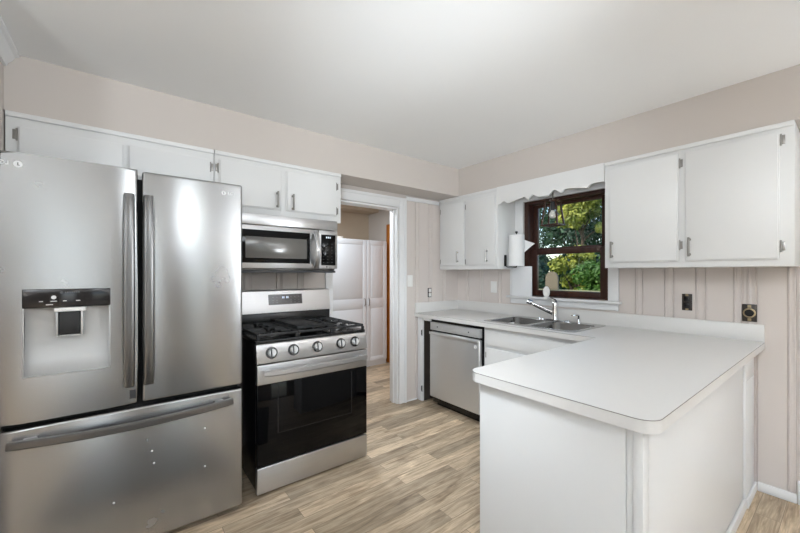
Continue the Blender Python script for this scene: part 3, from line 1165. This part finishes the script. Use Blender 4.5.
ro = .055
outline = [(.0085, -.0085), (.0085, -.655), (PX0 - .02, -.655)]
outline += arc(PX0 - .02, -.675, .02, 90, 0, 4)
outline += [(PX0, PY + ro)] + arc(PX0 + ro, PY + ro, ro, 180, 270) + arc(PX1 - ro, PY + ro, ro, 270, 360) + [(PX1, -.0085)]
SX0, SX1, SY0, SY1 = .838, 1.628, -.590, -.062     # sink rim
hole = rrect(SX0 + .012, SX1 - .012, SY0 + .012, SY1 - .012, .04)


def slab_with_hole(outer, holes, z0, z1):
    m = MB()
    top = []
    for poly in [outer] + holes:
        poly = [p for i, p in enumerate(poly) if math.dist(p, poly[i - 1]) > 1e-5]
        vs = [m.b.verts.new((x, y, z1)) for x, y in poly]
        top.append(vs)
        for i in range(len(vs)):
            m.b.edges.new((vs[i], vs[(i + 1) % len(vs)]))
    bmesh.ops.triangle_fill(m.b, edges=m.b.edges[:], use_beauty=True, use_dissolve=False)
    fs = m.b.faces[:]
    for f in fs:
        f.normal_update()
        if f.normal.z < 0:
            f.normal_flip()
    ext = bmesh.ops.extrude_face_region(m.b, geom=fs)
    nv = [v for v in ext['geom'] if isinstance(v, bmesh.types.BMVert)]
    for v in nv:
        v.co.z = z1
    ov = [v for vs in top for v in vs]
    for v in ov:
        v.co.z = z0
    return m


wt = thing('worktop', 'white laminate worktop running round the corner into the peninsula', 'countertop', (1.3, -.35, CB))
slab_with_hole(outline, [hole], CB, CT).build('slab', M['counter'], wt, angle=40)
outer2 = [(.0085, -.0085), (.0085, -.6554), (PX0 - .02, -.6554)] + arc(PX0 - .02, -.6754, .02, 90, 0, 4)
# thin dark laminate joint just under the top edge
path = [(.009, -.6552)] + [(PX0 - .02, -.6552)] + arc(PX0 - .02, -.6752, .0202, 90, 0, 4) + [(PX0 - .0002, PY + ro)] + arc(PX0 + ro, PY + ro, ro + .0003, 180, 270) + arc(PX1 - ro, PY + ro, ro + .0003, 270, 360) + [(PX1 + .0003, -.03)]
MB().sweep([(x, y, CT - .0022) for x, y in path], [(-.0006, -.0010), (-.0006, .0010), (.0006, .0010), (.0006, -.0010)]).build('edge_seam', M['seam'], wt)
MB().box(.030, PX1 - .001, -.030, -.0086, CT + .0004, 1.000, .003).box(.0086, .0295, -.650, -.0086, CT + .0004, 1.000, .003).build('backsplash', M['counter'], wt)

# ------------------------------------------------------------------ sink, faucet, dispenser
si = thing('kitchen_sink', 'stainless steel double-bowl drop-in sink below the window', 'sink', (1.233, -.326, CT))


def bowl(m, x0, x1, y0, y1, depth):
    z = CT + .003
    loops = []
    for k, (ins, dz, r) in enumerate(((0, 0, .055), (.006, -.008, .055), (.014, -depth * .85, .05), (.030, -depth, .05))):
        loops.append([m.b.verts.new((x, y, z + dz)) for x, y in rrect(x0 + ins, x1 - ins, y0 + ins, y1 - ins, r)])
    n = len(loops[0])
    for A, B in zip(loops, loops[1:]):
        for j in range(n):
            m.b.faces.new((A[j], A[(j + 1) % n], B[(j + 1) % n], B[j]))
    m.b.faces.new(loops[-1])


xm = (SX0 + SX1) / 2
bw = [(SX0 + .030, xm - .016, SY0 + .035, SY1 - .095), (xm + .016, SX1 - .030, SY0 + .035, SY1 - .095)]
holes = [rrect(a, b_, c_, d_, .055) for a, b_, c_, d_ in bw]
slab_with_hole(rrect(SX0, SX1, SY0, SY1, .03), holes, CT + .0005, CT + .005).build('rim', M['sink'], si, angle=30)
for q in bw:
    m = MB()
    bowl(m, *q, .17)
    bo = m.build('bowl', M['bowl'], si, angle=60)
    MB().lathe(((q[0] + q[1]) / 2, (q[2] + q[3]) / 2, CT - .1655), [(0, 0), (.042, 0), (.042, .003), (.030, .004), (.026, .001), (0, .001)], 24).build('drain', M['chrome'], bo)

fx, fy = 1.228, -.110
fa = thing('faucet', 'chrome pull-out kitchen faucet standing behind the sink bowls', 'faucet', (fx, fy, CT + .005))
MB().prism(rrect(fx - .125, fx + .125, fy - .028, fy + .028, .027), 'Z', CT + .0052, CT + .013).build('base_plate', M['chrome'], fa)
MB().lathe((fx, fy, CT + .0132), [(0, 0), (.030, 0), (.028, .01), (.026, .10), (.026, .125), (.024, .14), (.020, .150), (0, .153)], 24).build('body', M['chrome'], fa)
MB().tube([(fx - .01, fy - .012, CT + .075), (fx - .06, fy - .045, CT + .102), (fx - .105, fy - .072, CT + .126), (fx - .150, fy - .098, CT + .148)], [.015, .012, .011, .012], 14).build('spout', M['chrome'], fa)
MB().tube([(fx - .151, fy - .099, CT + .1485), (fx - .160, fy - .104, CT + .153), (fx - .188, fy - .121, CT + .166)], [.015, .021, .020], 16).build('spray_head', M['chrome'], fa)
MB().tube([(fx - .146, fy - .097, CT + .130), (fx - .012, fy - .018, CT + .055)], .005, 8).build('spout_grip', M['blackmetal'], fa)
MB().tube([(fx + .004, fy, CT + .162), (fx - .006, fy + .004, CT + .176), (fx - .030, fy + .010, CT + .187), (fx - .075, fy + .020, CT + .190)], [.016, .013, .010, .008], 10).build('lever', M['chrome'], fa)

sd = thing('soap_dispenser', 'small chrome soap pump at the right of the faucet', 'soap dispenser', (1.430, -.108, CT + .005))
MB().lathe((1.430, -.108, CT + .0055), [(0, 0), (.020, 0), (.019, .006), (.013, .010), (.011, .030), (0, .031)], 18).build('collar', M['chrome'], sd)
MB().tube([(1.430, -.108, CT + .037), (1.430, -.108, CT + .062), (1.424, -.113, CT + .068), (1.385, -.145, CT + .066)], [.008, .009, .008, .006], 10).build('pump_spout', M['chrome'], sd)
# small side cap on the sink deck
for x, lb in ((1.085, 'small round chrome sink-deck cap left of the faucet'), (1.340, 'small round chrome sink-deck cap between faucet and soap pump')):
    o = MB().lathe((x, -.108, CT + .0055), [(0, 0), (.019, 0), (.018, .008), (.010, .014), (0, .015)], 18).build('deck_cap', M['chrome'], loc=(x, -.108, CT + .0055))
    tag(o, lb, 'sink cap', 'chrome caps on the sink deck')

# white oval sponge holder on the sill
ov = MB().lathe((1.110, -.036, 1.138), [(0, -.016), (.026, -.014), (.031, -.006), (.031, .002), (.026, .008), (.018, .004), (0, .003)], 28, 'Y')
for v in ov.b.verts:
    v.co.z = 1.140 + (v.co.z - 1.138) * 1.62
oo = thing('scrub_holder', 'small white oval holder standing on the window sill behind the faucet', 'sponge holder', (1.110, -.036, 1.091))
ov.build('dish', M['plate'], oo)
MB().box(1.085, 1.135, -.052, -.020, 1.0905, 1.096, .002).build('foot', M['plate'], oo)

# white board leaning in the window corner on the sill
tag(MB().box(.762, .968, -.052, -.034, 1.0905, 1.372, .003).build('white_board', M['board'], loc=(.865, -.043, 1.0905)),
    'blank white board standing on the sill at the left of the window', 'board')

# paper towel holder and roll on the cabinet side
ph = thing('towel_holder', 'black metal paper towel bracket on the cabinet side left of the window', 'paper towel holder', (.778, -.19, 1.36))
MB().box(.7775, .792, -.203, -.175, 1.372, 1.480, .006).build('back_plate', M['blackmetal'], ph)
MB().tube([(.790, -.189, 1.380), (.800, -.187, 1.366), (.868, -.135, 1.364), (.868, -.135, 1.372)], .0055, 8).build('lower_arm', M['blackmetal'], ph)
MB().cyl((.868, -.135, 1.372), (.868, -.135, 1.690), .007, n=10).build('spindle', M['blackmetal'], ph)
MB().lathe((.868, -.135, 1.683), [(0, 0), (.012, 0), (.012, .012), (.008, .016), (0, .016)], 14).build('end_knob', M['blackmetal'], ph)
rl = thing('paper_towel_roll', 'white paper towel roll with a loose torn corner on its black bracket', 'paper towel', (.868, -.135, 1.374))
m = MB()
m.lathe((.868, -.135, 1.374), [(.0195, .001), (.068, 0), (.070, .002), (.070, .288), (.068, .290), (.0195, .289)], 40)
m.build('roll', M['paper'], rl)
m = MB()
prv = None
sheet = []
for i in range(10):
    k = i / 9
    x = .868 + .052 + .085 * k
    y = -.135 + .048 + .034 * k - .008 * math.sin(3 * k)
    zt = 1.618 - .036 * k
    zb = 1.500 + .078 * k
    sheet.append((m.b.verts.new((x, y, zb)), m.b.verts.new((x, y, zt)), m.b.verts.new((x, y + .0012, zb)), m.b.verts.new((x, y + .0012, zt))))
for A, B in zip(sheet, sheet[1:]):
    m.b.faces.new((A[0], B[0], B[1], A[1]))
    m.b.faces.new((A[2], A[3], B[3], B[2]))
    m.b.faces.new((A[1], B[1], B[3], A[3]))
    m.b.faces.new((A[0], A[2], B[2], B[0]))
m.build('loose_sheet', M['paper'], rl)

# hanging lantern in front of the window
ln = thing('pendant_lantern', 'small brown wooden lantern with bare bulb hanging before the window', 'pendant light', (1.234, -.15, 1.70))
m = MB()
cx, cy = 1.232, -.150
T, Bt = .046, .068
for sx in (-1, 1):
    for sy in (-1, 1):
        m.sweep([(cx + sx * Bt, cy + sy * Bt * .8, 1.722), (cx + sx * T, cy + sy * T * .8, 1.915)], [(-.006, -.006), (-.006, .006), (.006, .006), (.006, -.006)], up=(0, 1, 0))
for z, q in ((1.716, Bt), (1.918, T)):
    m.box(cx - q - .010, cx + q + .010, cy - q * .8 - .009, cy - q * .8 + .009, z - .006, z + .006, .002)
    m.box(cx - q - .010, cx + q + .010, cy + q * .8 - .009, cy + q * .8 + .009, z - .006, z + .006, .002)
    m.box(cx - q - .009, cx - q + .009, cy - q * .8, cy + q * .8, z - .006, z + .006, .002)
    m.box(cx + q - .009, cx + q + .009, cy - q * .8, cy + q * .8, z - .006, z + .006, .002)
m.build('wood_frame', M['brown'], ln)
MB().cyl((cx, cy, 1.927), (cx, cy, SB - .002), .005, n=10).box(cx - .052, cx + .052, cy - .006, cy + .006, 1.919, 1.929, .002).box(cx - .006, cx + .006, cy - .050, cy + .050, 1.919, 1.929, .002).build('hanger', M['pewter'], ln)
MB().lathe((cx, cy, 1.842), [(0, 0), (.017, 0), (.019, .02), (.014, .07), (.010, .077), (0, .077)], 16).build('socket', M['darkgrey'], ln)
MB().lathe((cx, cy, 1.772), [(0, 0), (.012, .002), (.026, .014), (.031, .030), (.027, .048), (.015, .064), (.012, .070), (0, .070)], 20).build('bulb', M['bulb'], ln)


# ------------------------------------------------------------------ switches and outlets
def plate(face, a, z, w, hgt, label, kind):
    d = .0097
    g = mapper(face)
    root = thing('wall_switch' if kind == 'switch' else 'wall_outlet', label, 'light switch' if kind == 'switch' else 'outlet', pt(face, a, d, z))
    m = MB()
    if kind == 'switch':
        g(m, a - w / 2, a + w / 2, d, d + .006, z - hgt / 2, z + hgt / 2, .003)
        m.build('cover_plate', M['plate'], root)
        m = MB()
        g(m, a - .016, a + .016, d + .0062, d + .010, z - .032, z + .032, .002)
        m.build('rocker', M['plate'], root)
    else:
        g(m, a - w / 2, a + w / 2, d, d + .004, z - hgt / 2, z + hgt / 2, .002)
        m.build('wall_box', M['outletdark'], root)
    return root


plate('X', -.718, 1.228, .070, .118, 'white light switch beside the door casing', 'switch')
plate('Y', .516, 1.165, .076, .118, 'white switch plate under the corner wall cabinet', 'switch')
o = plate('X', -.446, 1.100, .052, .098, 'white duplex outlet missing its cover plate on the corner wall', 'outlet')
MB().box(.0140, .022, -.461, -.431, 1.058, 1.096, .003).box(.0140, .022, -.461, -.431, 1.104, 1.142, .003).build('receptacle', M['plate'], o)
MB().box(.0140, .018, -.452, -.440, 1.097, 1.103).build('strap', M['brass'], o)
o = plate('Y', 2.112, 1.112, .056, .112, 'dark duplex outlet without cover plate above the peninsula', 'outlet')
MB().box(2.096, 2.128, -.022, -.014, 1.070, 1.108, .004).box(2.096, 2.128, -.022, -.014, 1.116, 1.154, .004).build('receptacle', M['black'], o)
MB().box(2.104, 2.120, -.0155, -.0138, 1.154, 1.166).box(2.104, 2.120, -.0155, -.0138, 1.058, 1.070).build('strap', M['brass'], o)
o = plate('Y', 2.417, 1.066, .066, .106, 'dark outlet with a round socket at the right end of the backsplash', 'outlet')
MB().lathe((2.417, -.0138, 1.066), [(0, 0), (.029, 0), (.029, -.007), (.024, -.008), (.023, -.004), (0, -.004)], 28, 'Y').build('socket_ring', M['brass'], o)
MB().lathe((2.417, -.0180, 1.066), [(0, 0), (.021, 0), (.021, -.006), (0, -.007)], 24, 'Y').build('receptacle', M['black'], o)
MB().box(2.409, 2.425, -.0155, -.0138, 1.098, 1.114).box(2.409, 2.425, -.0155, -.0138, 1.018, 1.034).build('strap', M['brass'], o)

# ------------------------------------------------------------------ room beyond the doorway
HX, HYE = -1.95, .045
w = MB()
w.box(HX - .12, HX, YL - .12, HYE + .12, 0, H)
struct(w.build('wall_hall', M['tan'], angle=0))
struct(MB().box(HX, -.12, HYE, HYE + .12, 0, H).build('wall_hall_side', M['beige'], angle=0))
struct(MB().box(HX, -.12, YL - .12, YL, 0, H).build('wall_hall_near', M['tan'], angle=0))
struct(MB().box(HX + .0005, HX + .28, YL, HYE - .0005, 2.235, H - .0005).build('wall_hall_soffit', M['tan'], angle=0))
dr = sempty('door_1', (-1.1, HYE, 0))
MB().box(-1.335, -.62, HYE - .012, HYE - .001, .0, 1.95, .002).build('slab', M['oak'], dr)
MB().box(-1.440, -1.337, HYE - .020, HYE - .001, 0, 2.02, .004).box(-1.337, -.60, HYE - .020, HYE - .001, 1.952, 2.02, .004).build('frame', M['oak'], dr)

PXF = -1.35
pa = thing('pantry_cabinet', 'tall white raised-panel pantry cupboard in the room through the doorway', 'pantry cabinet', (-1.62, -.52, 0))
MB().box(HX + .03, PXF - .022, -1.05, -.028, .0, 1.770, .003).build('body', M['pantry'], pa)


def rp_door(y0, y1, hy):
    m = MB().box(PXF - .021, PXF - .004, y0, y1, .075, 1.762, .003)
    z = [(.075, .150), (.790, .850), (.98, 1.04), (1.69, 1.762)]
    for a, c_ in ((y0, y0 + .055), (y1 - .055, y1)):
        m.box(PXF - .0042, PXF, a, c_, .075, 1.762, .002)
    for a, c_ in ((.075, .135), (.825, .950), (1.70, 1.762)):
        m.box(PXF - .0042, PXF, y0 + .055, y1 - .055, a, c_, .002)
    for a, c_ in ((.152, .808), (.967, 1.683)):
        m.box(PXF - .0042, PXF - .0002, y0 + .074, y1 - .074, a, c_, .0035)
    d = m.build('door', M['pantry'], pa)
    h = MB().tube([(PXF, hy, .855), (PXF + .016, hy, .865), (PXF + .018, hy, .905), (PXF + .016, hy, .945), (PXF, hy, .955)], .006, 8)
    h.build('handle', M['pewter'], d)


rp_door(-.368, -.032, -.338)
rp_door(-1.046, -.374, -.408)
tag(MB().box(-1.60, -1.40, -.86, -.715, 1.7705, 1.800, .003).build('flat_box', M['card'], loc=(-1.5, -.79, 1.7705)),
    'flat pale box lying on top of the pantry cupboard', 'box')

tag(MB().box(1.15, 3.60, -3.45, -2.36, .0005, .012, .004).build('reflection_rug', M['rug'], loc=(2.4, -2.92, .0005)),  # added out of view, gives the freezer drawer something dark to mirror
    'charcoal rug added out of view to darken the fridge reflection', 'rug')

# ------------------------------------------------------------------ ceiling fixtures
for x, y, lb in ((3.05, -2.35, 'round flush ceiling light over the kitchen'), (4.7, -3.2, 'round flush ceiling light over the dining end')):
    c = thing('ceiling_light', lb, 'ceiling light', (x, y, H))
    MB().lathe((x, y, H), [(0, -.001), (.20, -.001), (.20, -.035), (.185, -.04), (0, -.04)], 32).build('pan', M['trim'], c)
    MB().lathe((x, y, H), [(0, -.041), (.18, -.041), (.18, -.06), (.14, -.10), (.07, -.125), (0, -.13)], 32).build('shade', M['lampglass'], c)

for x, y, lb in ((3.90, -5.00, 'unseen black torchiere added as fill light near the fridge end of the room'), (5.30, -0.75, 'unseen black torchiere added as fill light by the window wall')):
    t = thing('fill_floor_lamp', lb, 'floor lamp', (x, y, 0))  # lamp body added out of view to carry the fill uplight
    MB().lathe((x, y, 0), [(0, 0), (.15, 0), (.15, .012), (.03, .03), (0, .03)], 28).build('base', M['blackmetal'], t)
    MB().cyl((x, y, .0305), (x, y, 1.26), .013, n=14).build('pole', M['blackmetal'], t)
    MB().lathe((x, y, 1.2605), [(0, 0), (.04, 0), (.15, .06), (.23, .13), (.222, .13), (.14, .07), (0, .03)], 32).build('bowl_shade', M['blackmetal'], t)

# ------------------------------------------------------------------ garden seen through the window
G = -.45
o = MB().box(-18, 12, .3, 40, G - .2, G).build('lawn', M['lawn'], angle=0)
struct(o)
lw = MB().box(-2.2, 1.6, 1.42, 1.66, G, 1.085, .01)
tag(lw.build('garden_wall', M['ledge'], loc=(-.3, 1.54, G)), 'low sandy garden wall outside the window', 'garden wall')
sp = [(.215, 1.0855)] + [(.302 + .087 * math.cos(R(a)), 1.235 + .092 * math.sin(R(a))) for a in range(180, -1, -15)] + [(.389, 1.0855)]
tag(MB().prism(sp, 'Y', 1.50, 1.53).build('garden_marker', M['stone'], loc=(.302, 1.515, 1.0855)), 'round-topped taupe slab standing on the garden wall outside', 'slab')


def tree(name, label, x, y, z0, zc, rx, rz, n, leaf, mname, seed, group, clumps=26, ry=None):
    rnd = random.Random(seed)
    t = thing(name, label, 'tree' if 'tree' in name else 'shrub', (x, y, G), group)
    m = MB()
    cl = []
    for i in range(clumps):
        a = rnd.uniform(0, 2 * math.pi)
        r = rx * rnd.uniform(.15, .85)
        cl.append((x + r * math.cos(a), y + (r * .7 if ry is None else ry * rnd.uniform(.1, .8)) * math.sin(a), zc + rz * rnd.uniform(-.8, .8), (ry or rx * .75) * rnd.uniform(.24, .5)))
    for i in range(n):
        c = rnd.choice(cl)
        v = Vector((rnd.gauss(0, 1), rnd.gauss(0, 1), rnd.gauss(0, 1))).normalized() * c[3] * rnd.uniform(.55, 1.05)
        p = Vector(c[:3]) + v
        if p.z < z0:
            continue
        nn = (v.normalized() + Vector((rnd.uniform(-.7, .7), rnd.uniform(-.7, .7), rnd.uniform(-.3, .9)))).normalized()
        ax = nn.cross(Vector((rnd.uniform(-1, 1), rnd.uniform(-1, 1), rnd.uniform(-1, 1)))).normalized()
        bx = nn.cross(ax)
        s_ = leaf * rnd.uniform(.6, 1.3)
        m.quad(p - ax * s_, p + bx * s_ * .55 + nn * s_ * .15, p + ax * s_, p - bx * s_ * .55 + nn * s_ * .15)
    m.build('foliage', M[mname], t, angle=0, fix=False)
    tk = MB()
    tk.tube([(x, y, G), (x + .05, y, (G + zc) / 2), (x, y, zc)], [rx * .07 + .03, rx * .055 + .02, rx * .03 + .01], 10)
    for i in range(7):
        c = cl[i]
        b0 = Vector((x, y, G + (zc - G) * rnd.uniform(.5, .95)))
        tk.tube([b0, (b0 + Vector(c[:3])) / 2 + Vector((0, 0, .05)), Vector(c[:3])], [rx * .025 + .008, rx * .018 + .006, .006], 6)
    tk.build('trunk', M['bark'], t)
    return t


TG = 'garden trees outside the window'
tree('tree', 'dark green tree standing tallest behind the others outside the window', -4.3, 11.4, .9, 3.5, 2.1, 1.5, 9000, .085, 'leaf_a', 1, TG, clumps=44)
tree('tree', 'sunlit yellow-green tree at the right side of the window view', -2.15, 7.6, 1.5, 3.1, .72, .75, 3000, .075, 'leaf_b', 2, TG, clumps=16)
tree('tree', 'yellow-leaved tree at the far left of the window view', -4.05, 7.6, 1.9, 3.0, .75, .9, 2600, .07, 'leaf_b', 3, TG, clumps=14)
tree('hedge_shrub', 'long dark hedge closing the garden behind the three shrubs', -2.9, 9.15, G, .95, 2.3, 1.15, 14000, .075, 'leaf_a', 9, None, clumps=90, ry=.62)
SG = 'shrubs outside the window'
tree('shrub', 'dark dense shrub at the left behind the garden wall', -1.72, 4.2, G, .85, .58, .75, 6500, .05, 'leaf_a', 4, SG, clumps=30)
tree('shrub', 'bright yellow-green shrub in the middle behind the garden wall', -1.45, 5.8, G, 1.05, .66, .95, 6500, .055, 'leaf_b', 5, SG, clumps=26)
tree('shrub', 'mid-green shrub at the right behind the garden wall', -.22, 4.2, G, .9, .60, .75, 6500, .05, 'leaf_c', 6, SG, clumps=30)
